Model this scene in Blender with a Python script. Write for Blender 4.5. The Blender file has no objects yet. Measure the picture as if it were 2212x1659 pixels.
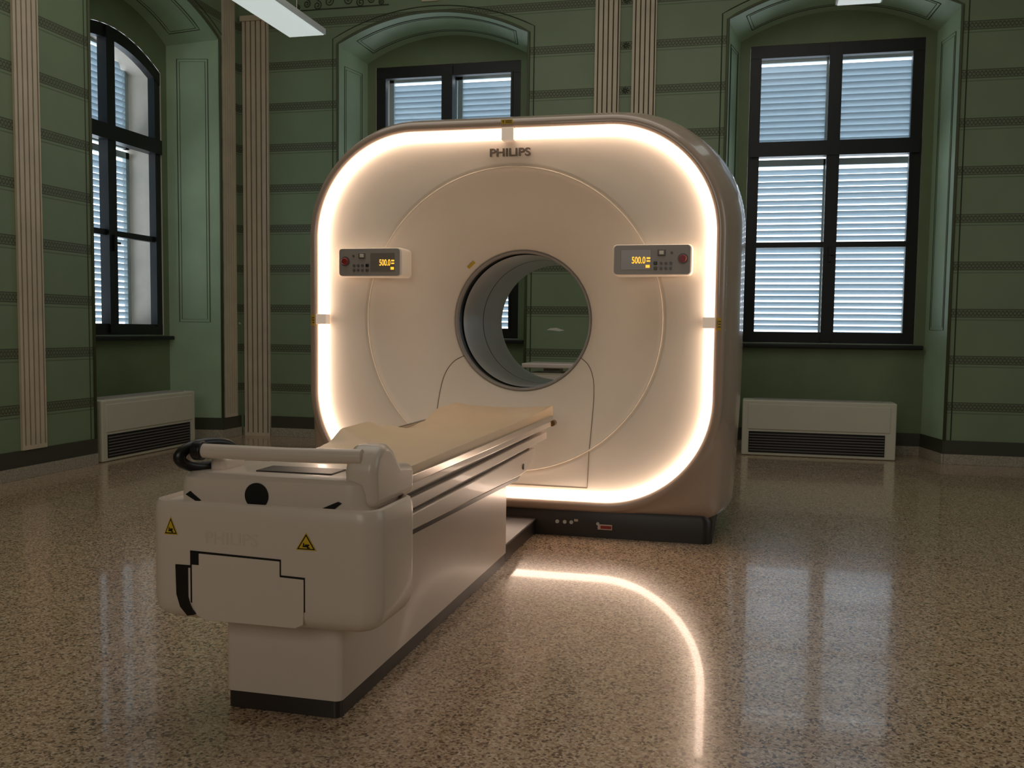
import bpy, bmesh, math, random
from mathutils import Vector, Matrix
random.seed(4)
sc=bpy.context.scene
WL={}
# ------------------------------------------------------------------ materials
def srgb(r,g,b):
    f=lambda c:(c/255/12.92) if c/255<=0.04045 else ((c/255+0.055)/1.055)**2.4
    return (f(r),f(g),f(b),1)
def mat(name,col,rough=0.5,metal=0.0,emit=None,es=0.0,noise=0.0,nscale=8,bump=0.0,bscale=200,coat=0.0):
    m=bpy.data.materials.new(name);m.use_nodes=True;nt=m.node_tree;p=nt.nodes['Principled BSDF']
    p.inputs['Base Color'].default_value=col;p.inputs['Roughness'].default_value=rough;p.inputs['Metallic'].default_value=metal
    p.inputs['Coat Weight'].default_value=coat
    if emit: p.inputs['Emission Color'].default_value=emit;p.inputs['Emission Strength'].default_value=es
    tc=nt.nodes.new('ShaderNodeNewGeometry')
    if noise>0:
        n=nt.nodes.new('ShaderNodeTexNoise');n.inputs['Scale'].default_value=nscale;n.inputs['Detail'].default_value=5
        nt.links.new(tc.outputs['Position'],n.inputs['Vector'])
        r=nt.nodes.new('ShaderNodeValToRGB');r.color_ramp.elements[0].position=0.3;r.color_ramp.elements[1].position=0.7
        r.color_ramp.elements[0].color=[c*(1-noise) for c in col[:3]]+[1];r.color_ramp.elements[1].color=[min(1,c*(1+noise)) for c in col[:3]]+[1]
        nt.links.new(n.outputs['Fac'],r.inputs['Fac']);nt.links.new(r.outputs['Color'],p.inputs['Base Color'])
    if bump>0:
        n=nt.nodes.new('ShaderNodeTexNoise');n.inputs['Scale'].default_value=bscale
        nt.links.new(tc.outputs['Position'],n.inputs['Vector'])
        b=nt.nodes.new('ShaderNodeBump');b.inputs['Strength'].default_value=bump;b.inputs['Distance'].default_value=0.002
        nt.links.new(n.outputs['Fac'],b.inputs['Height']);nt.links.new(b.outputs['Normal'],p.inputs['Normal'])
    return m
def M(nt,op,a,b=None,c=None):
    n=nt.nodes.new('ShaderNodeMath');n.operation=op
    for i,v in enumerate((a,b,c)):
        if v is None: continue
        if isinstance(v,(int,float)): n.inputs[i].default_value=v
        else: nt.links.new(v,n.inputs[i])
    return n.outputs[0]
def mixc(nt,f,a,b):
    n=nt.nodes.new('ShaderNodeMix');n.data_type='RGBA'
    if isinstance(f,(int,float)): n.inputs[0].default_value=f
    else: nt.links.new(f,n.inputs[0])
    for i,v in ((6,a),(7,b)):
        if isinstance(v,(tuple,list)): n.inputs[i].default_value=v
        else: nt.links.new(v,n.inputs[i])
    return n.outputs[2]
def wall_mat():
    m=bpy.data.materials.new('painted_wall');m.use_nodes=True;nt=m.node_tree;p=nt.nodes['Principled BSDF'];p.inputs['Roughness'].default_value=0.55
    g=nt.nodes.new('ShaderNodeNewGeometry');s=nt.nodes.new('ShaderNodeSeparateXYZ');nt.links.new(g.outputs['Position'],s.inputs[0])
    u=M(nt,'ADD',s.outputs[0],s.outputs[1]);z=s.outputs[2]
    q=M(nt,'MODULO',M(nt,'ADD',z,-0.485+0.036+0.388*4),0.388)   # metres above band bottom
    inb=M(nt,'MULTIPLY',M(nt,'LESS_THAN',q,0.072),M(nt,'GREATER_THAN',z,0.3))
    n=nt.nodes.new('ShaderNodeTexNoise');n.inputs['Scale'].default_value=2.2;n.inputs['Detail'].default_value=6;nt.links.new(g.outputs['Position'],n.inputs['Vector'])
    base=mixc(nt,n.outputs['Fac'],WALL_A,WALL_B)
    # ornament: guilloche of two sine lines in the band
    zz=M(nt,'DIVIDE',M(nt,'SUBTRACT',q,0.036),0.036)
    sn=M(nt,'SINE',M(nt,'MULTIPLY',u,2*math.pi/0.06))
    d1=M(nt,'ABSOLUTE',M(nt,'SUBTRACT',zz,M(nt,'MULTIPLY',sn,0.5)))
    d2=M(nt,'ABSOLUTE',M(nt,'ADD',zz,M(nt,'MULTIPLY',sn,0.5)))
    l1=M(nt,'LESS_THAN',M(nt,'MINIMUM',d1,d2),0.16)
    edge=M(nt,'GREATER_THAN',M(nt,'ABSOLUTE',zz),0.78)
    bandc=mixc(nt,l1,BAND_L,BAND_D)
    bandc=mixc(nt,edge,bandc,BAND_E)
    col=mixc(nt,inb,base,bandc)
    # fine line under each band
    ln=M(nt,'LESS_THAN',M(nt,'ABSOLUTE',M(nt,'SUBTRACT',q,0.368)),0.004)
    col=mixc(nt,M(nt,'MULTIPLY',ln,0.55),col,BAND_D)
    nt.links.new(col,p.inputs['Base Color'])
    return m
def floor_mat():
    m=bpy.data.materials.new('terrazzo_vinyl');m.use_nodes=True;nt=m.node_tree;p=nt.nodes['Principled BSDF']
    g=nt.nodes.new('ShaderNodeNewGeometry')
    def vor(sc_,ramp):
        nz=nt.nodes.new('ShaderNodeTexNoise');nz.inputs['Scale'].default_value=sc_*0.9
        nt.links.new(g.outputs['Position'],nz.inputs['Vector'])
        vm=nt.nodes.new('ShaderNodeVectorMath');vm.operation='MULTIPLY_ADD'
        nt.links.new(nz.outputs['Color'],vm.inputs[0]);vm.inputs[1].default_value=(1.2/sc_,)*3;nt.links.new(g.outputs['Position'],vm.inputs[2])
        v=nt.nodes.new('ShaderNodeTexVoronoi');v.inputs['Scale'].default_value=sc_;nt.links.new(vm.outputs[0],v.inputs['Vector'])
        s=nt.nodes.new('ShaderNodeSeparateXYZ');nt.links.new(v.outputs['Color'],s.inputs[0])
        r=nt.nodes.new('ShaderNodeValToRGB');r.color_ramp.interpolation='CONSTANT'
        e=r.color_ramp.elements;e[0].position=0;e[0].color=ramp[0][1]
        e[1].position=ramp[1][0];e[1].color=ramp[1][1]
        for pos,c in ramp[2:]:
            x=e.new(pos);x.color=c
        nt.links.new(s.outputs[0],r.inputs[0]);return r.outputs[0],s.outputs[1]
    c1,_=vor(165,[(0,srgb(144,114,90)),(0.14,srgb(176,145,115)),(0.34,srgb(194,165,135)),(0.62,srgb(208,181,152)),(0.86,srgb(224,202,174))])
    c2,f2=vor(130,[(0,srgb(88,68,52)),(0.4,srgb(110,86,66)),(0.7,srgb(132,104,80))])
    mask=M(nt,'LESS_THAN',f2,0.17)
    col=mixc(nt,mask,c1,c2)
    n=nt.nodes.new('ShaderNodeTexNoise');n.inputs['Scale'].default_value=1.3;nt.links.new(g.outputs['Position'],n.inputs['Vector'])
    col=mixc(nt,M(nt,'MULTIPLY',n.outputs['Fac'],0.2),col,srgb(150,120,94))
    nt.links.new(col,p.inputs['Base Color'])
    n2=nt.nodes.new('ShaderNodeTexNoise');n2.inputs['Scale'].default_value=5;n2.inputs['Detail'].default_value=6;nt.links.new(g.outputs['Position'],n2.inputs['Vector'])
    nt.links.new(M(nt,'ADD',M(nt,'MULTIPLY',n2.outputs['Fac'],0.12),0.16),p.inputs['Roughness'])
    n3=nt.nodes.new('ShaderNodeTexNoise');n3.inputs['Scale'].default_value=14;nt.links.new(g.outputs['Position'],n3.inputs['Vector'])
    b=nt.nodes.new('ShaderNodeBump');b.inputs['Strength'].default_value=0.05;b.inputs['Distance'].default_value=0.003
    nt.links.new(n3.outputs['Fac'],b.inputs['Height']);nt.links.new(b.outputs['Normal'],p.inputs['Normal'])
    p.inputs['Specular IOR Level'].default_value=0.75
    p.inputs['Coat Weight'].default_value=0.4;p.inputs['Coat Roughness'].default_value=0.05;p.inputs['Coat IOR'].default_value=1.5
    return m
WALL_A=srgb(114,130,100);WALL_B=srgb(132,148,116);BAND_L=srgb(108,116,90);BAND_D=srgb(72,76,58);BAND_E=srgb(78,82,64)
m_wall=wall_mat();m_floor=floor_mat()
m_green=mat('plain_green_paint',srgb(112,126,92),0.5,noise=0.1,nscale=3)
m_reveal=mat('lit_reveal_green',srgb(164,186,154),0.45,noise=0.08,nscale=3)  # green lightened so the colour carries window light on the reveals
m_ceil=mat('ceiling_paint',srgb(170,172,155),0.8,noise=0.03)
m_line=mat('dark_green_line',srgb(58,66,46),0.6)
m_edge=mat('niche_edge_paint',srgb(84,90,64),0.6)
m_pil=mat('pilaster_cream',srgb(208,192,168),0.6,noise=0.08,nscale=5)
m_pild=mat('pilaster_groove_shade',srgb(84,70,56),0.7)  # flute shade painted in as a dark tone on the groove faces
m_skirt=mat('dark_skirting',srgb(66,66,54),0.5)
m_cove=mat('terrazzo_cove',srgb(165,155,138),0.4,noise=0.3,nscale=90)
m_frame=mat('dark_window_frame',srgb(17,19,20),0.4)
m_cream=mat('outer_plaster',srgb(225,215,200),0.8,noise=0.05)
m_white=mat('warm_white_enamel',srgb(218,202,188),0.34,noise=0.015,nscale=2,bump=0.04,bscale=500,coat=0.15)
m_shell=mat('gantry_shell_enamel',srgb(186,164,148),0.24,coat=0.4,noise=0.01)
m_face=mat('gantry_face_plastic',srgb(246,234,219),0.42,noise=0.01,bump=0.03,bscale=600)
m_seam=mat('seam_brown',srgb(140,124,104),0.6)  # darker brown tone of the panel joints
m_rim=mat('seam_highlight',srgb(240,228,210),0.3)
m_dark=mat('dark_brown_plastic',srgb(48,40,36),0.4)
m_black=mat('black_rubber',srgb(14,14,15),0.35)
m_liner=mat('bore_liner_grey',srgb(228,228,228),0.3,noise=0.03,nscale=10)
m_chrome=mat('brushed_steel',srgb(200,195,190),0.18,metal=1.0)
m_cush=mat('cream_vinyl_mat',srgb(222,194,158),0.42,noise=0.02)
m_panel=mat('grey_panel',srgb(172,163,158),0.4)
m_screen=mat('dark_screen',srgb(142,132,124),0.2)
m_amber=mat('amber_digits',(1,0.45,0.02,1),0.5,emit=(1,0.50,0.04,1),es=1.3)
m_yel=mat('warning_yellow',srgb(215,175,30),0.5)
m_red=mat('red_button',srgb(150,40,40),0.4)
m_btn=mat('grey_button',srgb(105,100,98),0.4)
m_logo=mat('grey_lettering',srgb(100,88,76),0.4)
m_emb=mat('embossed_lettering',srgb(210,196,182),0.34)
m_bronze=mat('bronze_knob',srgb(120,95,60),0.3,metal=0.8)
m_rad=mat('fan_coil_cream',srgb(205,200,180),0.45,noise=0.02)
m_lampw=mat('lamp_diffuser',srgb(225,228,225),0.5,emit=(0.9,1,0.95,1),es=0.45)
m_lampb=mat('lamp_housing',srgb(210,214,210),0.4)
m_plast=mat('bare_plaster_patch',srgb(215,210,195),0.8)
m_led=mat('led_strip_glow',(1,0.85,0.7,1),0.5,emit=(1,0.76,0.60,1),es=8.0)
m_conn=mat('frosted_connector',srgb(225,205,185),0.4,emit=(1,0.78,0.6,1),es=0.3)
# slat: thin painted louvre that lets daylight glow through
def slat_mat():
    m=bpy.data.materials.new('louvre_slat');m.use_nodes=True;nt=m.node_tree;nt.nodes.clear()
    o=nt.nodes.new('ShaderNodeOutputMaterial');mx=nt.nodes.new('ShaderNodeMixShader');mx.inputs[0].default_value=0.65
    d=nt.nodes.new('ShaderNodeBsdfDiffuse');t=nt.nodes.new('ShaderNodeBsdfTranslucent')
    d.inputs[0].default_value=srgb(200,208,208);t.inputs[0].default_value=srgb(192,203,210)
    nt.links.new(d.outputs[0],mx.inputs[1]);nt.links.new(t.outputs[0],mx.inputs[2]);nt.links.new(mx.outputs[0],o.inputs[0]);return m
m_slat=slat_mat()
def glass_mat():
    m=bpy.data.materials.new('window_glass');m.use_nodes=True;nt=m.node_tree;nt.nodes.clear()
    o=nt.nodes.new('ShaderNodeOutputMaterial');mx=nt.nodes.new('ShaderNodeMixShader');mx.inputs[0].default_value=0.05
    d=nt.nodes.new('ShaderNodeBsdfTransparent');t=nt.nodes.new('ShaderNodeBsdfGlossy');t.inputs['Roughness'].default_value=0.05
    nt.links.new(d.outputs[0],mx.inputs[1]);nt.links.new(t.outputs[0],mx.inputs[2]);nt.links.new(mx.outputs[0],o.inputs[0]);return m
m_glass=glass_mat()
# ------------------------------------------------------------------ helpers
def mk(name,verts,faces,mats,parent=None,smooth=False,fm=None,bevel=0,kind=None,label=None,cat=None,seg=3,fix=True):
    if not isinstance(mats,(list,tuple)): mats=[mats]
    verts=[Vector(v) for v in verts]
    lo=Vector([min(v[i] for v in verts) for i in range(3)]);hi=Vector([max(v[i] for v in verts) for i in range(3)])
    c=(lo+hi)/2
    me=bpy.data.meshes.new(name);me.from_pydata([v-c for v in verts],[],faces)
    for m in mats: me.materials.append(m)
    if fm: 
        for p,i in zip(me.polygons,fm): p.material_index=i
    if fix:
        bm=bmesh.new();bm.from_mesh(me);bmesh.ops.recalc_face_normals(bm,faces=bm.faces);bm.to_mesh(me);bm.free()
    if smooth:
        me.polygons.foreach_set('use_smooth',[True]*len(me.polygons))
    ob=bpy.data.objects.new(name,me);sc.collection.objects.link(ob);ob.location=c;WL[ob.name]=c
    if parent:
        ob.parent=parent;ob.matrix_parent_inverse=Matrix.Translation(-WL[parent.name])
    if bevel:
        b=ob.modifiers.new('b','BEVEL');b.width=bevel;b.segments=seg;b.limit_method='ANGLE';b.angle_limit=math.radians(40)
        b.harden_normals=False
        me.polygons.foreach_set('use_smooth',[True]*len(me.polygons))
        w=ob.modifiers.new('w','WEIGHTED_NORMAL');w.keep_sharp=False
    if smooth=='auto':
        me.set_sharp_from_angle(angle=math.radians(38))
    if kind: ob['kind']=kind
    if label: ob['label']=label
    if cat: ob['category']=cat
    return ob
def empty(name,loc,label,cat,group=None):
    e=bpy.data.objects.new(name,None);e.empty_display_size=0.1;e.location=loc;sc.collection.objects.link(e);WL[e.name]=Vector(loc)
    e['label']=label;e['category']=cat
    if group: e['group']=group
    return e
def boxvf(x0,x1,y0,y1,z0,z1):
    v=[(x0,y0,z0),(x1,y0,z0),(x1,y1,z0),(x0,y1,z0),(x0,y0,z1),(x1,y0,z1),(x1,y1,z1),(x0,y1,z1)]
    f=[(0,3,2,1),(4,5,6,7),(0,1,5,4),(1,2,6,5),(2,3,7,6),(3,0,4,7)]
    return v,f
def box(name,x0,x1,y0,y1,z0,z1,m,parent=None,bevel=0,**k):
    v,f=boxvf(x0,x1,y0,y1,z0,z1);return mk(name,v,f,m,parent,bevel=bevel,**k)
class Acc:
    def __init__(s): s.v=[];s.f=[];s.m=[]
    def add(s,v,f,mi=0):
        n=len(s.v);s.v+=list(v);s.f+=[tuple(i+n for i in q) for q in f];s.m+=[mi]*len(f)
    def box(s,*a,mi=0):
        v,f=boxvf(*a);s.add(v,f,mi)
def loft(loops,cap0=False,cap1=False,closed=True):
    n=len(loops[0]);v=[p for l in loops for p in l];f=[]
    for i in range(len(loops)-1):
        for j in range(n if closed else n-1):
            k=(j+1)%n;f.append((i*n+j,i*n+k,(i+1)*n+k,(i+1)*n+j))
    if cap0: f.append(tuple(range(n))[::-1])
    if cap1: f.append(tuple((len(loops)-1)*n+j for j in range(n)))
    return v,f
def tube(pts,r,n=8,closed=False):
    pts=[Vector(p) for p in pts];L=[];m=len(pts)
    prev=None
    for i,p in enumerate(pts):
        a=pts[(i-1)%m] if (closed or i>0) else p;b=pts[(i+1)%m] if (closed or i<m-1) else p
        t=(b-a).normalized()
        if prev is None:
            up=Vector((0,0,1)) if abs(t.z)<0.9 else Vector((1,0,0));s=t.cross(up).normalized()
        else: s=(prev-t*prev.dot(t)).normalized()
        prev=s;q=t.cross(s)
        L.append([p+r*(math.cos(2*math.pi*k/n)*s+math.sin(2*math.pi*k/n)*q) for k in range(n)])
    if closed: L.append(L[0]);return loft(L)
    return loft(L,True,True)
def rrect(cx,cy,hx,hy,r,n=8):
    P=[];r=min(r,hx,hy)
    for sx,sy,a0 in ((1,1,0),(-1,1,90),(-1,-1,180),(1,-1,270)):
        for k in range(n+1):
            a=math.radians(a0+90*k/n);P.append((cx+sx*(hx-r)+r*math.cos(a),cy+sy*(hy-r)+r*math.sin(a)))
    return P
def lathe_z(name,secs,m,parent=None,n=8,**k):
    # secs: (cx,cy,z,hx,hy,r)
    L=[[(x,y,z) for x,y in rrect(cx,cy,hx,hy,r,n)] for cx,cy,z,hx,hy,r in secs]
    v,f=loft(L,True,True);return mk(name,v,f,m,parent,smooth='auto',**k)
def cyl(name,c,r,h,axis,m,parent=None,n=32,bevel=0,**k):
    c=Vector(c);L=[]
    for s in (-0.5,0.5):
        l=[]
        for i in range(n):
            a=2*math.pi*i/n;ca,sa=r*math.cos(a),r*math.sin(a)
            p={'x':(s*h,ca,sa),'y':(ca,s*h,sa),'z':(ca,sa,s*h)}[axis];l.append(c+Vector(p))
        L.append(l)
    v,f=loft(L,True,True);return mk(name,v,f,m,parent,smooth='auto',bevel=bevel,**k)
def prism_y(name,pts,y0,y1,m,parent=None,bevel=0,**k):
    L=[[(x,y0,z) for x,z in pts],[(x,y1,z) for x,z in pts]];v,f=loft(L,True,True);return mk(name,v,f,m,parent,bevel=bevel,**k)
def prism_x(name,pts,x0,x1,m,parent=None,bevel=0,**k):
    L=[[(x0,y,z) for y,z in pts],[(x1,y,z) for y,z in pts]];v,f=loft(L,True,True);return mk(name,v,f,m,parent,bevel=bevel,**k)
def text(name,body,cx,y,cz,width,m,parent,ext=0.002,off=0.0,height=None,xax=None):
    cu=bpy.data.curves.new('tmp','FONT');cu.body=body;cu.size=1;cu.align_x='CENTER';cu.align_y='CENTER';cu.offset=off;cu.extrude=0.01
    t=bpy.data.objects.new('tmp',cu);sc.collection.objects.link(t);bpy.context.view_layer.update()
    me=bpy.data.meshes.new_from_object(t.evaluated_get(bpy.context.evaluated_depsgraph_get()))
    xs=[v.co.x for v in me.vertices];ys=[v.co.y for v in me.vertices]
    w=max(xs)-min(xs);mx=(max(xs)+min(xs))/2;my=(max(ys)+min(ys))/2;s=width/w
    sy=s if height is None else height/(max(ys)-min(ys))
    V=[(cx+(v.co.x-mx)*s,y-(v.co.z/0.01)*ext,cz+(v.co.y-my)*sy) for v in me.vertices]
    F=[tuple(p.vertices) for p in me.polygons]
    bpy.data.objects.remove(t);return mk(name,V,F,m,parent,fix=False)
def lerp_tab(tab,x):
    if x<=tab[0][0]: return tab[0][1]
    for (a,b),(c,d) in zip(tab,tab[1:]):
        if x<=c:
            t=(x-a)/(c-a);return b+(d-b)*t
    return tab[-1][1]
def smooth_tab(tab,x):
    if x<=tab[0][0]: return tab[0][1]
    for (a,b),(c,d) in zip(tab,tab[1:]):
        if x<=c:
            t=(x-a)/(c-a);t=t*t*(3-2*t);return b+(d-b)*t
    return tab[-1][1]
# ------------------------------------------------------------------ camera
cam=bpy.data.cameras.new('camera');co=bpy.data.objects.new('camera',cam);sc.collection.objects.link(co);sc.camera=co
a=Vector((0.97091372,0.23913157,0.01194297));b=Vector((-0.02840506,0.06551366,0.9974473));c=Vector((-0.23773871,0.96877451,-0.07040066))
mw=Matrix(((a.x,b.x,-c.x,0),(a.y,b.y,-c.y,0),(a.z,b.z,-c.z,1.08),(0,0,0,1)));co.matrix_world=mw
cam.sensor_width=36;cam.lens=33.80;cam.shift_y=0.01325;cam.clip_start=0.05
# ------------------------------------------------------------------ room
BW=8.65;LW=-4.9;RX=4.6;FY=-2.6;CH=5.0
box('floor',LW-0.9,RX,FY,BW+0.9,-0.05,0,m_floor,kind='structure')
box('ceiling',LW,RX,FY,BW,CH,CH+0.05,m_ceil,kind='structure')
SPR,APX=3.76,4.0; ISPR,IAPX=3.70,3.93; ND=0.5; SPL=0.1; FZ0,FZ1=0.99,3.66
def arch(s,spr,apx):  # s in -1..1
    # circular segment
    h=apx-spr;w=0.93;R=(w*w+h*h)/(2*h);return apx-R+math.sqrt(max(0,R*R-(s*w)**2))
def wall_with_niches(name,T,u0,u1,niches,arched):
    A=Acc();hw=0.93;N=24
    edges=[u0]
    for uc in niches: edges+= [uc-hw,uc+hw]
    edges.append(u1)
    for i in range(0,len(edges),2):
        A.add([T(edges[i],0,0),T(edges[i+1],0,0),T(edges[i+1],0,CH),T(edges[i],0,CH)],[(0,1,2,3)])
    for k,uc in enumerate(niches):
        ar=arched[k]
        for i in range(N):
            s0,s1=-1+2*i/N,-1+2*(i+1)/N
            A.add([T(uc+s0*hw,0,arch(s0,SPR,APX)),T(uc+s1*hw,0,arch(s1,SPR,APX)),T(uc+s1*hw,0,CH),T(uc+s0*hw,0,CH)],[(0,1,2,3)])
        # reveal
        out=[(-hw,0)]+[((-1+2*i/N)*hw,arch(-1+2*i/N,SPR,APX)) for i in range(N+1)]+[(hw,0)]
        ih=hw-SPL
        inn=[(-ih,0)]+[((-1+2*i/N)*ih,arch(-1+2*i/N,ISPR,IAPX)) for i in range(N+1)]+[(ih,0)]
        v,f=loft([[T(uc+u,0,z) for u,z in out],[T(uc+u,ND,z) for u,z in inn]],closed=False);A.add(v,f,1)
        # inner panel with window hole
        wh=0.74
        S=sorted(set([-ih,-wh,wh,ih]+[(-1+2*i/N)*ih for i in range(1,N) if abs(abs((-1+2*i/N)*ih)-wh)>0.01]))
        wt=lambda u:(3.42+(3.64-3.42)*(1-(u/wh)**2)) if ar else FZ1
        ia=lambda u:arch(u/ih,ISPR,IAPX)
        for p,q in zip(S,S[1:]):
            if p>=-wh-1e-6 and q<=wh+1e-6:
                A.add([T(uc+p,ND,0),T(uc+q,ND,0),T(uc+q,ND,FZ0),T(uc+p,ND,FZ0)],[(0,1,2,3)],2)
                A.add([T(uc+p,ND,wt(p)),T(uc+q,ND,wt(q)),T(uc+q,ND,ia(q)),T(uc+p,ND,ia(p))],[(0,1,2,3)],2)
            else:
                A.add([T(uc+p,ND,0),T(uc+q,ND,0),T(uc+q,ND,ia(q)),T(uc+p,ND,ia(p))],[(0,1,2,3)],2)
        # outer masonry reveal beyond window
        O=[(-wh,FZ0),(wh,FZ0)]+[(u,wt(u)) for u in [wh*(1-2*i/12) for i in range(13)]]
        v,f=loft([[T(uc+u,ND,z) for u,z in O],[T(uc+u,ND+0.42,z) for u,z in O]]);A.add(v,f,3)
    return mk(name,A.v,A.f,[m_wall,m_reveal,m_green,m_cream],fm=A.m,kind='structure',fix=False)
TB=lambda u,d,z:(u,BW+d,z)
TL=lambda u,d,z:(LW-d,u,z)
NB=[-2.935,0.68];NL=[7.36]
wall_with_niches('wall_back',TB,LW,RX,NB,[False,False])
wall_with_niches('wall_left',TL,FY,BW,NL,[True])
box('wall_right',RX,RX+0.05,FY,BW,0,CH,m_wall,kind='structure')
box('wall_front',LW,RX,FY-0.05,FY,0,CH,m_wall,kind='structure')
def Tbox(A,T,u0,u1,d0,d1,z0,z1,mi=0):
    v=[T(u,d,z) for z in (z0,z1) for (u,d) in ((u0,d0),(u1,d0),(u1,d1),(u0,d1))]
    A.add(v,[(0,3,2,1),(4,5,6,7),(0,1,5,4),(1,2,6,5),(2,3,7,6),(3,0,4,7)],mi)
# windows
m_slatf=mat('shutter_frame_paint',srgb(165,182,184),0.6)
def window(idx,T,uc,ar):
    wh=0.74;A=Acc()
    wt=lambda u:(3.42+(3.64-3.42)*(1-(u/wh)**2)) if ar else FZ1
    g=0.002
    Tbox(A,T,uc-wh+g,uc-wh+0.085,ND+0.012,ND+0.08,FZ0+g*2,wt(wh)-g*2)
    Tbox(A,T,uc+wh-0.085,uc+wh-g,ND+0.012,ND+0.08,FZ0+g*2,wt(wh)-g*2)
    Tbox(A,T,uc-wh+g,uc+wh-g,ND+0.01,ND+0.078,FZ0+g,FZ0+0.1)
    n=14
    for i in range(n):
        p,q=-wh+g+(2*wh-2*g)*i/n,-wh+g+(2*wh-2*g)*(i+1)/n
        vv=[T(uc+u,d,z) for d in (ND+0.008,ND+0.076) for (u,z) in ((p,wt(p)-0.11),(q,wt(q)-0.11),(q,wt(q)-g),(p,wt(p)-g))]
        A.add(vv,[(0,1,2,3),(7,6,5,4),(0,4,5,1),(3,2,6,7)])
    Tbox(A,T,uc-0.055,uc+0.055,ND-0.01,ND+0.082,FZ0+0.02,wt(0)-0.02)
    Tbox(A,T,uc-wh+0.02,uc+wh-0.02,ND-0.02,ND+0.084,2.67,2.80)
    for s in (-1,1):
        a0,a1=sorted((uc+s*0.05,uc+s*(wh-0.08)))
        Tbox(A,T,a0,a1,ND+0.02,ND+0.07,1.855,1.905)
        a0,a1=sorted((uc+s*(wh-0.10),uc+s*(wh-0.08)))
        Tbox(A,T,a0,a1,ND+0.0,ND+0.06,FZ0+0.08,wt(wh)-0.1)
    fr=mk('window_%d'%idx,A.v,A.f,m_frame,kind='structure')
    v=[T(uc+u,ND+0.055,z) for u,z in ((-wh+.03,FZ0+.03),(wh-.03,FZ0+.03),(wh-.03,wt(wh)-.03),(-wh+.03,wt(wh)-.03))]
    mk('glass_pane',v,[(0,1,2,3)],m_glass,fr,fix=False)
    A=Acc();Tbox(A,T,uc-wh-0.07,uc+wh+0.07,ND-0.07,ND-0.005,FZ0-0.045,FZ0-0.008)
    mk('window_sill',A.v,A.f,m_frame,fr,bevel=0.008)
    # espagnolette handle
    A=Acc();Tbox(A,T,uc-0.012,uc+0.012,ND-0.035,ND-0.01,1.72,1.86);Tbox(A,T,uc-0.01,uc+0.05,ND-0.05,ND-0.035,1.78,1.80)
    mk('window_handle',A.v,A.f,m_frame,fr,bevel=0.004)
    # louvred shutters
    for s in (-1,1):
        for (z0,z1) in ((FZ0+0.01,2.70),(2.73,FZ1-0.01)):
            A=Acc();a0,a1=sorted((uc+s*0.005,uc+s*(wh-0.01)))
            D=ND+0.34
            for (x0,x1,y0,y1) in ((a0,a0+.05,z0,z1),(a1-.05,a1,z0,z1),(a0,a1,z0,z0+.06),(a0,a1,z1-.06,z1)):
                Tbox(A,T,x0,x1,D,D+0.04,y0,y1,1)
            z=z0+0.075;pit=0.056
            while z<z1-0.07:
                # slat falls towards the outside
                j=random.uniform(-0.004,0.004) if z0<1.5 else 0
                h=0.018 if z0<1.5 else 0.026
                p=[T(u,d,zz) for u in (a0+.045,a1-.045) for d,zz in ((D-0.003,z+h+j),(D+0.043,z-h),(D+0.043,z-h-0.004),(D-0.003,z+h-0.004+j))]
                A.add(p,[(0,1,5,4),(1,2,6,5),(2,3,7,6),(3,0,4,7)],0)
                z+=pit
            mk('louvred_shutter',A.v,A.f,[m_slat,m_slatf],fr,fm=A.m,fix=False)
    return fr
window(1,TL,NL[0],True);window(2,TB,NB[0],False);window(3,TB,NB[1],False)
# niche painted lines + edge moulding
ti=[0]
def trim(v,f,m,fm=None,**k):
    ti[0]+=1;return mk('trim_%d'%ti[0],v,f,m,kind='structure',fm=fm,**k)
def niche_lines(T,uc):
    hw=0.93;A=Acc()
    def jamb(s,d,z): return T(uc+s*(hw-SPL*d/ND-0.001),d,z)
    for s in (-1,1):
        for o,r in ((0,0.0045),(0.025,0.0028)):
            pts=[jamb(s,0.11+o,1.12+o),jamb(s,0.40-o,1.12+o),jamb(s,0.40-o,3.58-o),jamb(s,0.11+o,3.58-o)]
            v,f=tube(pts,r,4,closed=True);A.add(v,f)
    for o,r in ((0,0.0045),(0.025,0.0028)):
        pts=[]
        def sof(s,d):
            t=d/ND;h=hw-SPL*t;return T(uc+s*h,d,arch(s,SPR,APX)*(1-t)+arch(s,ISPR,IAPX)*t-0.001)
        n=20;e=0.86-o
        pts=[sof(-e+2*e*i/n,0.11+o) for i in range(n+1)]+[sof(e-2*e*i/n,0.40-o) for i in range(n+1)]
        v,f=tube(pts,r,4,closed=True);A.add(v,f)
    trim(A.v,A.f,m_line)
    N=24
    out=[(-hw,0.2)]+[((-1+2*i/N)*hw,arch(-1+2*i/N,SPR,APX)) for i in range(N+1)]+[(hw,0.2)]
    v,f=tube([T(uc+u,-0.004,z) for u,z in out],0.013,8);trim(v,f,m_edge,smooth=True)
    out=[(-hw-.05,0.2)]+[((-1+2*i/N)*(hw+.05),arch(-1+2*i/N,SPR,APX)+0.05) for i in range(N+1)]+[(hw+.05,0.2)]
    v,f=tube([T(uc+u,-0.001,z) for u,z in out],0.005,4);trim(v,f,m_line)
niche_lines(TL,NL[0]);niche_lines(TB,NB[0]);niche_lines(TB,NB[1])
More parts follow.
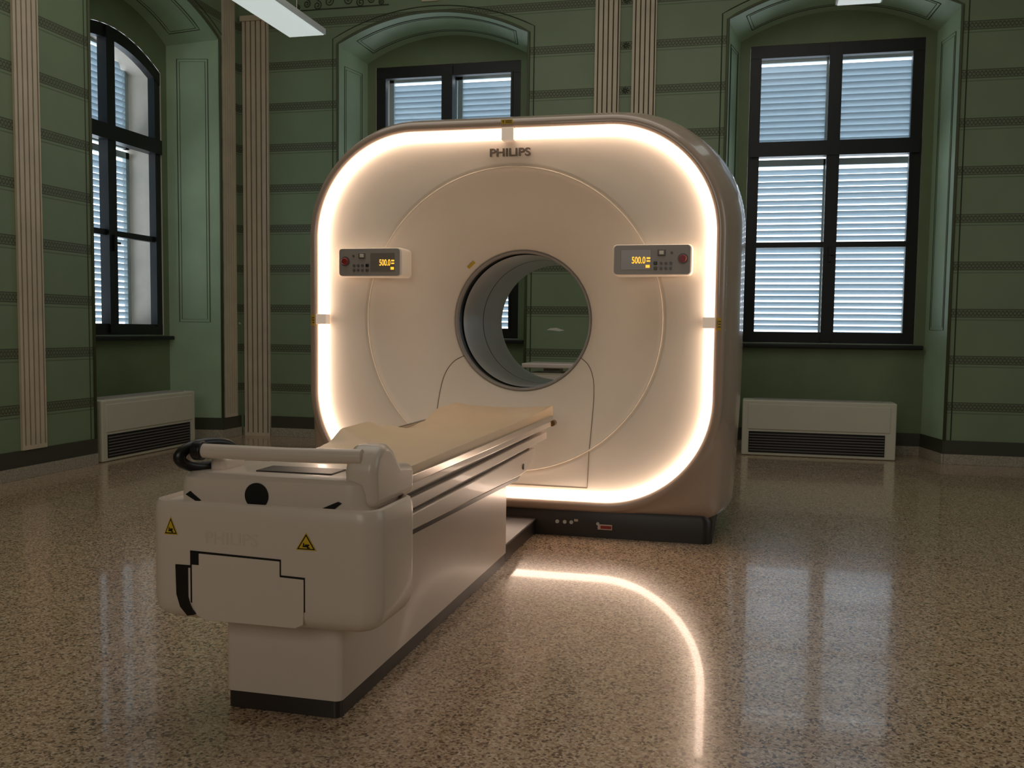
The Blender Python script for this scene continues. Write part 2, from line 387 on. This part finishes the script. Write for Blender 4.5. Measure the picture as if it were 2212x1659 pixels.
# pilasters (fluted)
def pilaster(T,u0,u1,z0,z1,nf=4,th=0.02,cap=None):
    A=Acc();w=u1-u0;e=w*0.10;cell=(w-2*e)/nf
    segs=[(0,e,False)]
    for i in range(nf):
        x=e+cell*i
        segs+= [(x,x+cell*0.27,True),(x+cell*0.27,x+cell,False)]
    segs.append((w-e,w-e+cell*0.27,True));segs.append((w-e+cell*0.27,w,False))
    for p,q,dk in segs:
        d=-th*0.35 if dk else -th
        Tbox(A,T,u0+p,u0+q,d,-0.001,z0,z1,1 if dk else 0)
    Tbox(A,T,u0,u1,-th,-0.001,z0-0.03,z0,0)
    if cap: Tbox(A,T,u0-0.015,u1+0.015,-th-0.015,-0.001,z1,z1+0.05,0)
    trim(A.v,A.f,[m_pil,m_pild],fm=A.m)
pilaster(TB,-4.85,-4.58,0.03,4.02,4,0.03,cap=True)
pilaster(TB,-1.40,-1.18,0.23,CH,4);pilaster(TB,-1.07,-0.86,0.23,CH,4);pilaster(TB,2.45,2.67,0.23,CH,4)
pilaster(TB,-3.02,-2.86,4.12,CH,3)
pilaster(TL,8.33,8.54,0.23,CH,4);pilaster(TL,5.64,5.88,0.23,CH,4);pilaster(TL,5.0,5.22,0.23,CH,4)
# rosettes between the twin pilasters at each band
A=Acc()
for k in range(2,11):
    z=0.485+0.388*k
    for i in range(8):
        an=i*math.pi/4;v,f=tube([(-1.125+0.008*math.cos(an),BW-0.003,z+0.008*math.sin(an)),(-1.125+0.032*math.cos(an),BW-0.003,z+0.032*math.sin(an))],0.004,4);A.add(v,f)
trim(A.v,A.f,m_line)
# scroll ornament of the frieze
A=Acc()
def spiral(cx,cz,r0,turn,s,st):
    P=[]
    for i in range(30):
        t=i/29;r=r0*(1-t*0.85);an=st+s*turn*2*math.pi*t;P.append((cx+r*math.cos(an),BW-0.004,cz+r*math.sin(an)))
    v,f=tube(P,0.005,4);A.add(v,f)
for sx in (-1,1):
    for (dx,dz,r) in ((0.10,4.16,0.05),(0.22,4.13,0.045),(0.33,4.15,0.04),(0.05,4.25,0.06),(0.18,4.27,0.05),(0.43,4.12,0.03)):
        spiral(-3.85+sx*dx,dz,r,1.6,sx,math.pi/2);spiral(-0.0+sx*dx-1.9,dz+.02,r,1.6,sx,math.pi/2)
for cx in (-3.85,-1.9):
    v,f=tube([(cx-0.5,BW-0.003,4.09),(cx+0.5,BW-0.003,4.09)],0.006,4);A.add(v,f)
trim(A.v,A.f,m_line)
# skirtings
def skirt(name,T,spans):
    A=Acc()
    for u0,u1 in spans:
        Tbox(A,T,u0,u1,-0.012,-0.001,0.085,0.20,0);Tbox(A,T,u0,u1,-0.02,-0.001,0.001,0.085,1)
    mk(name,A.v,A.f,[m_skirt,m_cove],fm=A.m,kind='structure')
skirt('baseboard_back',TB,[(LW+0.03,-4.86),(-4.57,NB[0]-.93),(NB[0]+.93,NB[1]-.93),(NB[1]+.93,RX-0.02)])
skirt('baseboard_left',TL,[(FY+0.02,NL[0]-.93),(NL[0]+.93,BW-0.03)])
def nskirt(name,T,uc):
    A=Acc()
    for s in (-1,1):
        p0=(uc+s*0.93,0);p1=(uc+s*0.83,ND)
        for z0,z1,t,mi in ((0.085,0.20,0.012,0),(0.001,0.085,0.02,1)):
            v=[T(p0[0]-s*o,p0[1]-(.01 if o else 0),z) for z in (z0,z1) for o in (0.001,t)]+[T(p1[0]-s*o,p1[1],z) for z in (z0,z1) for o in (0.001,t)]
            A.add(v,[(1,3,7,5),(2,3,7,6),(0,1,5,4),(0,1,3,2)],mi)
    Tbox(A,T,uc-0.82,uc+0.82,ND-0.014,ND-0.002,0.085,0.20,0);Tbox(A,T,uc-0.82,uc+0.82,ND-0.022,ND-0.002,0.001,0.085,1)
    mk(name,A.v,A.f,[m_skirt,m_cove],fm=A.m,kind='structure')
nskirt('baseboard_niche_left',TL,NL[0]);nskirt('baseboard_niche_centre',TB,NB[0]);nskirt('baseboard_niche_right',TB,NB[1])
# bare plaster scuffs on the walls
def patch(T,u,z,w,h,d=-0.002):
    P=[(-.5,-.1),(-.3,.35),(.05,.5),(.3,.1),(.5,-.15),(.2,-.4),(-.15,-.2)]
    v=[T(u+a_*w,d,z+b_*h) for a_,b_ in P];trim(v,[tuple(range(len(P)))],m_plast,fix=False)
patch(TB,-1.72,1.085,0.17,0.035);patch(TL,8.62,1.11,0.05,0.03)
# ------------------------------------------------------------------ fan coil units
def fancoil(T,u0,u1,d0,d1,label,Hh=0.49):
    mid=T((u0+u1)/2,(d0+d1)/2,0);e=empty('fan_coil_unit',mid,label,'heater','fan coil units under the windows')
    A=Acc();Tbox(A,T,u0,u1,d0,d1,0.002,Hh);mk('casing',A.v,A.f,m_rad,e,bevel=0.012)
    A=Acc();Tbox(A,T,u0+0.05,u1-0.05,d0-0.006,d0+0.01,0.235,Hh-0.035);mk('front_panel',A.v,A.f,m_rad,e,bevel=0.004)
    A=Acc();Tbox(A,T,u0+0.06,u1-0.09,d0-0.004,d0+0.004,0.03,0.215,1)
    z=0.045
    while z<0.205:
        Tbox(A,T,u0+0.065,u1-0.095,d0-0.012,d0-0.003,z,z+0.009,0);z+=0.024
    mk('air_grille',A.v,A.f,[m_btn,m_black],e,fm=A.m)
    A=Acc();Tbox(A,T,u0+0.1,u1-0.1,d0+0.05,d1-0.04,Hh,Hh+0.006);mk('top_vent',A.v,A.f,m_panel,e)
fancoil(TB,-0.04,1.24,0.045,0.30,'cream metal fan coil heater in the niche under tall window')
fancoil(TL,6.50,7.80,-0.01,0.25,'cream metal fan coil heater below arched shuttered window')
fancoil(TB,-3.58,-2.30,0.045,0.30,'cream metal fan coil heater in niche behind the scanner')
# ------------------------------------------------------------------ hanging lamps
def lamp(x0,x1,y0,y1,z):
    e=empty('pendant_lamp',((x0+x1)/2,(y0+y1)/2,z),'slim white rectangular office lamp hung from ceiling on wires','lamp','rectangular pendant lamps')
    box('lamp_housing',x0,x1,y0,y1,z,z+0.05,m_lampb,e,bevel=0.006)
    box('diffuser',x0+0.015,x1-0.015,y0+0.015,y1-0.015,z-0.006,z+0.002,m_lampw,e)
    xm=(x0+x1)/2
    for y in (y0+0.2,y1-0.2):
        v,f=tube([(xm,y,z+0.05),(xm,y,CH)],0.002,6);mk('suspension_wire',v,f,m_chrome,e)
lamp(-3.97,-3.62,6.3,7.86,3.60);lamp(0.57,0.91,6.45,7.97,3.60);
# ------------------------------------------------------------------ CT scanner
GX,GZ=-1.24,1.13;NT=288
def outline(hx,zb,zt,rt,rb,Y,off=0.0,cz=GZ):
    hx+=off;zb-=off;zt+=off;rt+=off;rb+=off
    cc=(zb+zt)/2;hz=(zt-zb)/2
    def sdf(x,z):
        r=rt if z>cc else rb
        qx=abs(x)-hx+r;qz=abs(z-cc)-hz+r
        return math.hypot(max(qx,0),max(qz,0))+min(max(qx,qz),0)-r
    P=[]
    for i in range(NT):
        an=2*math.pi*i/NT;ca,sa=math.cos(an),math.sin(an);lo,hi=0,3.0
        for _ in range(32):
            m=(lo+hi)/2
            if sdf(m*ca,cz+m*sa)<0: lo=m
            else: hi=m
        P.append((GX+lo*ca,Y,cz+lo*sa))
    return P
def circ(r,Y): return [(GX+r*math.cos(2*math.pi*i/NT),Y,GZ+r*math.sin(2*math.pi*i/NT)) for i in range(NT)]
def blend(A_,B_,t,Y): return [(p[0]*(1-t)+q[0]*t,Y,p[2]*(1-t)+q[2]*t) for p,q in zip(A_,B_)]
S0=empty('ct_scanner',(GX,5.5,0),'large beige scanner gantry with round bore and glowing light frame','medical scanner')
RI=(1.018,0.242,2.068,0.50,0.50)   # ring inner outline
def ring(off,Y): return outline(*RI,Y,off=off)
# housing
L=[ring(0.047,4.96),ring(0.047,4.915),ring(0.053,4.900),ring(0.072,4.893),ring(0.092,4.900),ring(0.103,4.92)]
fr_=outline(1.125,0.13,2.182,0.60,0.05,4.95)
L+= [blend(L[-1],fr_,0.5,4.932),fr_]
for hx,zt,Y,rt,zb in ((1.150,2.203,5.02,0.61,0.13),(1.185,2.228,5.15,0.62,0.13),(1.205,2.245,5.35,0.62,0.13),(1.205,2.245,5.55,0.62,0.13),(1.19,2.232,5.70,0.61,0.13),(1.16,2.205,5.78,0.6,0.13),(1.09,2.14,5.83,0.55,0.16),(1.06,2.10,5.86,0.5,0.18),(1.05,2.09,6.2,0.5,0.18),(1.02,2.06,6.27,0.48,0.2),(0.9,1.95,6.30,0.45,0.3)):
    L.append(outline(hx,zb,zt,rt,0.05,Y))
L+=[circ(0.62,6.305),circ(0.41,6.305),circ(0.40,6.29)]
# taper lower sides inwards toward the base
L2=[]
for l in L:
    L2.append([(GX+(x-GX)*(1-0.035*max(0,(0.9-z)/0.9)**1.5),y,z) for i,(x,y,z) in enumerate(l)])
L=L[:6]+L2[6:]
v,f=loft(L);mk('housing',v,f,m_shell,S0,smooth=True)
# front cover
prof=[(0.386,5.285),(0.40,5.262),(0.43,5.235),(0.48,5.202),(0.55,5.158),(0.63,5.108),(0.70,5.064),(0.75,5.033),(0.78,5.014),(0.797,5.002),(0.806,4.990),(0.83,4.985),(1.02,4.95),(1.5,4.945)]
RIo=ring(0.0,4.94)
L=[ring(0.014,4.955),ring(0.010,4.943),ring(-0.004,4.948)]
C82=circ(0.83,4.985);B0=ring(-0.004,4.948)
for t,y in ((0.25,4.957),(0.5,4.967),(0.75,4.977)): L.append(blend(B0,C82,t,y))
L.append(C82)
for r,y in reversed(prof[:-3]): L.append(circ(r,y))
L+=[circ(0.381,5.295),circ(0.381,5.31)]
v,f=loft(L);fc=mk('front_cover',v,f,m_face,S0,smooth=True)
from mathutils.bvhtree import BVHTree
bvh=BVHTree.FromPolygons([Vector(p) for p in v],f)
def face_y(x,z):
    h=bvh.ray_cast(Vector((x,4.0,z)),Vector((0,1,0)))
    return h[0].y if h[0] else 4.95
def seam(pts,r,m,nm='panel_seam'):
    P=[]
    for x,z in pts: P.append((GX+x,face_y(GX+x,GZ+z)-0.0005,GZ+z))
    v,f=tube(P,r,6);mk(nm,v,f,m,fc,smooth=True)
def dens(pts,n=12):
    # catmull-rom
    out=[];p=[pts[0]]+pts+[pts[-1]]
    for i in range(1,len(p)-2):
        for k in range(n):
            t=k/n;q=[]
            for j in (0,1):
                a_,b_,c_,d_=p[i-1][j],p[i][j],p[i+1][j],p[i+2][j]
                q.append(0.5*((2*b_)+(-a_+c_)*t+(2*a_-5*b_+4*c_-d_)*t*t+(-a_+3*b_-3*c_+d_)*t**3))
            out.append(tuple(q))
    out.append(pts[-1]);return out
for s in (1,-1):
    seam(dens([(s*0.335,-0.20),(s*0.385,-0.235),(s*0.42,-0.30),(s*0.435,-0.40),(s*0.437,-0.60),(s*0.437,-0.875)]),0.0025,m_seam)
seam([(x/20*0.437,-0.875) for x in range(-20,21)],0.0025,m_seam)
# circular rim of the dish, its caught light painted as a pale line
P=[(GX+0.806*math.cos(t),4.9875,GZ+0.806*math.sin(t)) for t in [2*math.pi*i/200 for i in range(200)]]
v,f=tube(P,0.0032,6,closed=True);mk('dish_rim',v,f,m_rim,fc,smooth=True)
# light strip
L=[ring(0.011,4.95),ring(0.011,4.915),ring(0.017,4.904),ring(0.029,4.900),ring(0.039,4.904),ring(0.045,4.915),ring(0.046,4.95)]
v,f=loft(L);mk('light_strip',v,f,m_led,S0,smooth=True)
zt=RI[2];
box('strip_connector',GX-0.033,GX+0.033,4.884,4.94,zt-0.012,zt+0.054,m_conn,S0,bevel=0.005)
box('strip_connector',GX-1.075,GX-1.012,4.884,4.94,GZ-0.032,GZ+0.024,m_conn,S0,bevel=0.005)
box('strip_connector',GX+1.012,GX+1.075,4.884,4.94,GZ-0.032,GZ+0.024,m_conn,S0,bevel=0.005)
# bore
v,f=loft([circ(0.392,5.268),circ(0.388,5.262),circ(0.380,5.27),circ(0.376,5.29),circ(0.379,5.31)]);mk('bore_lip',v,f,m_panel,S0,smooth=True)
v,f=loft([circ(0.379,5.30),circ(0.383,5.31),circ(0.383,5.385),circ(0.377,5.39)]);mk('bore_gasket',v,f,m_black,S0,smooth=True)
A=Acc();v,f=loft([circ(0.377,5.385),circ(0.376,5.395),circ(0.376,5.80)]);A.add(v,f,0)
v,f=loft([circ(0.376,5.80),circ(0.379,5.803),circ(0.379,5.812),circ(0.376,5.815)]);A.add(v,f,1)
v,f=loft([circ(0.376,5.815),circ(0.376,6.27),circ(0.382,6.29),circ(0.40,6.30)]);A.add(v,f,0)
mk('bore_liner',A.v,A.f,[m_liner,m_btn],S0,smooth=True,fm=A.m)
# plinth
lathe_z('plinth',[(GX,5.37,0.001,1.085,0.44,0.05),(GX,5.37,0.115,1.085,0.44,0.05),(GX,5.37,0.14,1.07,0.43,0.05)],m_dark,S0)
for dx in (0.285,0.325,0.36):
    cyl('socket',(GX+dx-0.0,4.927,0.075),0.010,0.008,'y',m_lampb,S0,n=16)
box('socket_label',GX+0.375,GX+0.395,4.926,4.9295,0.08,0.092,m_white,S0)
cyl('socket',(GX+0.50,4.927,0.075),0.008,0.008,'y',m_lampb,S0,n=16)
lb=box('rating_label',GX+0.50,GX+0.575,4.926,4.9295,0.045,0.072,m_white,S0)
box('label_stripe',GX+0.515,GX+0.572,4.9245,4.926,0.050,0.066,m_red,lb)
# lettering
text('maker_lettering','PHILIPS',GX,4.950,2.005,0.218,m_logo,S0,ext=0.007,off=0.018,height=0.042)
# yellow labels
def ylab(x,y,z,w,h,sx='y'):
    l=box('warning_label',x-w/2,x+w/2,y,y+0.002,z-h/2,z+h/2,m_yel,S0)
    text('label_print','!',x-w*0.3,y-0.0005,z,0.006*(w/0.06),m_black,l,ext=0.0004,height=h*0.6)
    for k in range(3): box('label_print',x-w*0.1,x+w*0.42,y-0.0008,y,z+h*(0.22-0.22*k)-h*0.05,z+h*(0.22-0.22*k)+h*0.03,m_black,l)
ylab(GX-0.005,4.889,2.150,0.062,0.022)
ylab(GX-1.092,4.889,GZ-0.01,0.018,0.060);ylab(GX+1.092,4.889,GZ-0.01,0.022,0.062)
# small label at bore edge, upper left
an=math.radians(133);rr=0.425
A=Acc();cx,cz_=GX+rr*math.cos(an),GZ+rr*math.sin(an);tx,tz=-math.sin(an),math.cos(an)
yy=lerp_tab(prof,rr)-0.004
v=[(cx+tx*s*0.025+math.cos(an)*q*0.007,yy-q*0.006,cz_+tz*s*0.025+math.sin(an)*q*0.007) for s,q in ((-1,-1),(1,-1),(1,1),(-1,1))]
mk('warning_label',v,[(0,1,2,3)],m_yel,S0,fix=False)
# control panels
def cpanel(x0,x1,z0,z1,mirror):
    cx=(x0+x1)/2;cz=(z0+z1)/2
    L=[[(x,y,z) for x,z in rrect(cx+o,cz,(x1-x0)/2-i,(z1-z0)/2-i,0.022,6)] for y,i,o in ((5.03,0,0),(4.905,0,0),(4.893,0.004,0),(4.889,0.012,0))]
    v,f=loft(L,True,True);p=mk('control_panel',v,f,m_face,S0,smooth='auto')
    L=[[(x,y,z) for x,z in rrect(cx-(0.004 if mirror>0 else -0.000),cz,(x1-x0)/2-0.010,(z1-z0)/2-0.006,0.016,6)] for y in (4.8895,4.884)]
    v,f=loft(L,True,True);mk('panel_face',v,f,m_panel,p)
    Y=4.8835;s=mirror
    w=(x1-x0)
    # screen towards the bore
    sx=cx+s*w*0.20
    box('display_screen',sx-w*0.19,sx+w*0.19,Y-0.0015,Y+0.001,cz-0.05,cz+0.05,m_screen,p,bevel=0.002)
    text('display_digits','500.0',sx+w*0.035,Y-0.002,cz-0.002,w*0.17,m_amber,p,ext=0.0005,off=0.012,height=0.034)
    box('display_icon',sx+w*0.135,sx+w*0.18,Y-0.0028,Y-0.0015,cz+0.004,cz+0.012,m_amber,p)
    box('display_icon',sx+w*0.135,sx+w*0.18,Y-0.0028,Y-0.0015,cz-0.010,cz-0.003,m_amber,p)
    box('display_icon',sx+w*0.125,sx+w*0.175,Y-0.0028,Y-0.0015,cz-0.040,cz-0.026,m_amber,p)
    # centre selector
    kx=cx-s*w*0.12
    box('selector_pad',kx-0.020,kx+0.020,Y-0.008,Y,cz+0.018,cz+0.052,m_btn,p,bevel=0.006)
    box('selector_pad_face',kx-0.011,kx+0.011,Y-0.010,Y-0.0075,cz+0.026,cz+0.044,m_rim,p,bevel=0.003)
    for i in range(3):
        for j in range(2):
            bx=kx-s*(0.024*i-0.006)-s*0.004;bz=cz-0.018-0.026*j
            cyl('push_button',(bx,Y-0.002,bz),0.0075,0.006,'y',m_btn,p,n=14)
    cyl('push_button',(kx-s*0.05,Y-0.002,cz+0.034),0.0065,0.006,'y',m_btn,p,n=14)
    box('key_switch',kx+s*0.030-0.009,kx+s*0.030+0.009,Y-0.007,Y,cz-0.025,cz-0.009,m_black,p,bevel=0.003)
    box('key_switch',kx+s*0.030-0.009,kx+s*0.030+0.009,Y-0.007,Y,cz-0.052,cz-0.036,m_logo,p,bevel=0.003)
    cyl('stop_button_ring',(cx-s*w*0.385,Y-0.002,cz+0.005),0.026,0.004,'y',m_btn,p,n=28)
    cyl('stop_button',(cx-s*w*0.385,Y-0.010,cz+0.005),0.018,0.018,'y',m_red,p,n=24,bevel=0.004)
cpanel(-2.180,-1.812,1.355,1.512,1);cpanel(-0.685,-0.285,1.360,1.517,-1)
# ------------------------------------------------------------------ patient table
T0=empty('patient_table',(-1.24,3.4,0),'white scanner couch with cream mat on narrow pedestal','medical table')
TX=-1.235;PTX=-1.241
lathe_z('pedestal',[(PTX,3.335,0.05,0.176,0.935,0.02),(PTX,3.335,0.30,0.176,0.935,0.02),(PTX,3.335,0.45,0.176,0.915,0.02)],m_white,T0)
lathe_z('pedestal_plinth',[(PTX,3.335,0.001,0.172,0.932,0.02),(PTX,3.335,0.05,0.172,0.932,0.02)],m_dark,T0)
# end cover
EX=-1.251
def sec(z,hx,y0,y1,r): return (EX,(y0+y1)/2,z,hx+0.015,(y1-y0)/2,r)
ec=lathe_z('end_cover',[sec(0.272,0.262,2.355,2.55,0.04),sec(0.277,0.285,2.325,2.575,0.045),sec(0.290,0.305,2.303,2.59,0.05),sec(0.310,0.317,2.293,2.60,0.055),sec(0.335,0.322,2.290,2.605,0.058),
  sec(0.42,0.323,2.29,2.605,0.06),sec(0.56,0.323,2.29,2.605,0.06),sec(0.590,0.322,2.291,2.605,0.06),sec(0.603,0.316,2.297,2.60,0.058),sec(0.606,0.306,2.307,2.59,0.05),sec(0.595,0.298,2.315,2.58,0.045)],m_white,T0,n=10)
# lower hatch panel
prism_y('hatch_gap',[(-1.500,0.432),(-1.455,0.432),(-1.455,0.473),(-1.186,0.466),(-1.186,0.424),(-1.117,0.422),(-1.117,0.33),(-1.13,0.325),(-1.44,0.325),(-1.455,0.33),(-1.455,0.425),(-1.500,0.425)],2.2885,2.30,m_black,ec)
prism_y('hatch_panel',[(-1.450,0.467),(-1.189,0.461),(-1.189,0.419),(-1.120,0.417),(-1.120,0.335),(-1.122,0.295),(-1.145,0.284),(-1.41,0.284),(-1.435,0.295),(-1.450,0.325)],2.2870,2.318,m_white,ec,bevel=0.002)
prism_y('release_slot',[(-1.500,0.430),(-1.462,0.430),(-1.462,0.345),(-1.455,0.32),(-1.445,0.296),(-1.465,0.292),(-1.487,0.315),(-1.498,0.35)],2.2875,2.32,m_black,ec)
prism_y('release_slot',[(-1.452,0.470),(-1.428,0.470),(-1.428,0.435),(-1.452,0.435)],2.2860,2.30,m_black,ec)
text('embossed_lettering','PHILIPS',-1.331,2.2905,0.512,0.155,m_emb,ec,ext=0.0012,off=0.012,height=0.034)
def tri(cx,cz,w,h,y,yn=0.0):
    def tr(k,dy,m,nm,par):
        P=[(-0.5,-0.34),(0.5,-0.34),(0.0,0.66)]
        pts=[(cx+p*w*k,cz+q*h*k) for p,q in P]
        v=[(x,y-dy,z) for x,z in pts];return mk(nm,v,[(0,1,2)],m,par,fix=False)
    t=tr(1.0,0.0006,m_yel,'warning_sticker',ec);
    tr(0.86,0.0010,m_black,'sticker_border',t);tr(0.68,0.0014,m_yel,'sticker_field',t)
    for (x0,x1,z0,z1) in ((-.16,.12,-.16,-.08),(-.05,.16,-.08,0.0),(.05,.18,-.22,-.16),(-.14,-.08,-.08,0.06),(-.2,.2,-.27,-.24)):
        box('pictogram',cx+x0*w,cx+x1*w,y-0.0020,y-0.0016,cz+z0*h,cz+z1*h,m_black,t)
tri(-1.513,0.530,0.042,0.050,2.2895);tri(-1.113,0.512,0.060,0.048,2.2895)
# pallet end body
PX=-1.235
pe=lathe_z('pallet_end_body',[(PX-0.01,2.48,0.585,0.282,0.15,0.06),(PX-0.01,2.48,0.64,0.282,0.15,0.06),(PX-0.01,2.48,0.665,0.278,0.147,0.06),(PX-0.01,2.48,0.676,0.262,0.135,0.055)],m_white,T0,n=10)
v,f=loft([[(-1.277+r*math.cos(math.pi*2*i/32),y,0.625+r*math.sin(math.pi*2*i/32)) for i in range(32)] for y,r in ((2.34,0.035),(2.3275,0.035),(2.3275,0.001))],False,True)
mk('round_socket',v,f,m_black,pe,smooth='auto')
prism_y('bumper_gap',[(-1.492,0.618),(-1.478,0.628),(-1.445,0.604),(-1.455,0.598)],2.328,2.40,m_black,pe)
prism_y('bumper_gap',[(-1.085,0.602),(-1.04,0.622),(-1.03,0.618),(-1.055,0.598)],2.3265,2.40,m_black,pe)
box('top_grip_plate',-1.33,-1.10,2.42,2.52,0.674,0.680,m_dark,pe,bevel=0.003)
# lever supports and handle
prism_x('handle_bracket',[(2.36,0.60),(2.35,0.70),(2.37,0.745),(2.41,0.765),(2.46,0.765),(2.50,0.745),(2.55,0.70),(2.66,0.685),(2.66,0.60)],-1.035,-0.945,m_white,T0,bevel=0.022,seg=4)
v,f=tube([(-1.46,2.37,0.735),(-1.20,2.365,0.735),(-0.99,2.37,0.738)],0.020,20);mk('push_handle',v,f,m_white,T0,smooth='auto')
lp=[]
for i in range(40):
    t=2*math.pi*i/40;lp.append((-1.485,2.43+0.085*math.cos(t),0.716+0.034*math.sin(t)))
v,f=tube(lp,0.015,10,closed=True)
A=Acc();A.add([(x*1.0+(y-2.43)*0.40,y,z) for x,y,z in [tuple(p) for p in v]],f);mk('release_loop',A.v,A.f,m_black,T0,smooth=True)
cyl('handle_collar',(-1.475,2.37,0.735),0.027,0.03,'x',m_black,T0,n=24,bevel=0.005)
box('loop_mount',-1.475,-1.425,2.42,2.54,0.66,0.71,m_white,T0,bevel=0.015)
# carriage
def rail(name,hx,z0,z1,y0,y1,m,bv=0.004): return box(name,TX-hx,TX+hx,y0,y1,z0,z1,m,T0,bevel=bv)
rail('carriage_core',0.240,0.47,0.60,2.58,4.40,m_black,0)
prism_x('carriage_lower_beam',[(2.58,0.470),(4.15,0.425),(4.30,0.43),(4.42,0.455),(4.47,0.50),(4.47,0.518),(2.58,0.518)],TX-0.255,TX+0.255,m_white,T0,bevel=0.006)
prism_x('groove_strip',[(2.58,0.456),(4.13,0.411),(4.18,0.424),(2.58,0.472)],TX-0.252,TX+0.252,m_black,T0)  # black strip forming the groove below the lower beam
rail('carriage_upper_beam',0.260,0.535,0.570,2.58,4.72,m_white)
rail('pallet',0.265,0.588,0.622,2.60,4.84,m_white,0.008)
for s in (-1,1):
    x=TX+s*0.266
    box('side_rail',x-0.009,x+0.009,2.62,4.80,0.618,0.646,m_chrome,T0,bevel=0.004)
cyl('rail_end_knob',(TX+0.27,4.82,0.605),0.016,0.05,'y',m_bronze,T0,n=16,bevel=0.003)
cyl('side_lock',(TX+0.2565,4.22,0.46),0.014,0.006,'x',m_btn,T0,n=20)
cyl('side_lock_center',(TX+0.259,4.22,0.46),0.009,0.006,'x',m_white,T0,n=20)
# mattress
zl=[(2.7,0.645),(3.15,0.645),(3.25,0.655),(3.40,0.698),(3.62,0.700),(3.85,0.665),(4.10,0.630),(4.30,0.640),(4.60,0.688),(4.85,0.692)]
zr=[(2.7,0.668),(3.2,0.672),(4.0,0.675),(4.6,0.684),(4.85,0.692)]
zc=[(2.7,0.640),(3.6,0.642),(4.0,0.632),(4.2,0.640),(4.5,0.680),(4.7,0.684),(4.85,0.676)]
nx,ny=24,90;V=[];F=[]
for j in range(ny+1):
    y=2.70+(4.85-2.70)*j/ny
    a_,b_,c_=smooth_tab(zl,y),smooth_tab(zc,y),smooth_tab(zr,y)
    for i in range(nx+1):
        s=-1+2*i/nx;e=a_ if s<0 else c_
        z=b_+(e-b_)*(abs(s)**2.2)
        V.append((TX+s*0.262,y,z))
nb=len(V)
for (x,y,z) in list(V): V.append((x,y,0.6225))
w=nx+1
for j in range(ny):
    for i in range(nx):
        q=(j*w+i,j*w+i+1,(j+1)*w+i+1,(j+1)*w+i);F.append(q);F.append(tuple(k+nb for k in q)[::-1])
for j in range(ny):
    for i in (0,nx):
        q=(j*w+i,(j+1)*w+i,(j+1)*w+i+nb,j*w+i+nb);F.append(q)
for i in range(nx):
    for j in (0,ny): F.append((j*w+i,j*w+i+1,j*w+i+1+nb,j*w+i+nb))
mk('mattress',V,F,m_cush,T0,smooth='auto',label='cream vinyl contoured mat')
# ------------------------------------------------------------------ floor duct + cart
D0=empty('cable_duct',(TX,4.59,0),'low dark grey floor duct joining couch and scanner base','cable duct')
box('duct_body',-1.34,-1.075,4.275,4.92,0.001,0.075,m_dark,D0,bevel=0.004)
box('duct_lid',-1.345,-1.07,4.275,4.92,0.076,0.088,m_btn,D0,bevel=0.003)
E0=empty('equipment_cart',(-1.62,8.1,0),'small white equipment trolley standing against the wall','trolley')
box('cart_top',-1.86,-1.40,7.90,8.35,0.76,0.80,m_white,E0,bevel=0.01)
box('cart_cabinet',-1.82,-1.44,7.94,8.33,0.14,0.72,m_rad,E0,bevel=0.01)
box('cart_drawer',-1.80,-1.46,7.925,7.945,0.60,0.70,m_white,E0,bevel=0.004)
box('cart_neck',-1.70,-1.56,8.05,8.2,0.71,0.77,m_panel,E0)
for x in (-1.79,-1.47):
    for y in (7.98,8.29):
        cyl('caster',(x,y,0.05),0.048,0.03,'x',m_black,E0,n=20)
        box('caster_fork',x-0.02,x+0.02,y-0.015,y+0.015,0.09,0.145,m_panel,E0)
# ------------------------------------------------------------------ light
w=bpy.data.worlds.new('w');sc.world=w;w.use_nodes=True
bg=w.node_tree.nodes['Background'];bg.inputs[0].default_value=(0.80,0.90,1.0,1);bg.inputs[1].default_value=3.4
def area(name,loc,rot,sx,sy,p,col):
    l=bpy.data.lights.new(name,'AREA');l.shape='RECTANGLE';l.size=sx;l.size_y=sy;l.energy=p;l.color=col
    o=bpy.data.objects.new(name,l);o.location=loc;o.rotation_euler=[math.radians(x) for x in rot];sc.collection.objects.link(o);return o
area('fill_rear',(-1.2,-2.45,2.4),(80,0,0),2.6,2.2,42,(1,0.93,0.84))  # added room fill, stands in for assumed unseen windows behind the camera
area('fill_side',(4.45,4.2,2.6),(90,0,90),3.0,2.4,26,(0.95,0.97,0.95))  # added side fill, this wall has no window
area('fill_ceiling',(-1.5,5.0,4.85),(0,0,0),5,4,58,(1,0.96,0.88))  # added overhead panel for ambient fill, not a fitting of the room
sc.view_settings.view_transform='Standard'
sc.view_settings.exposure=0
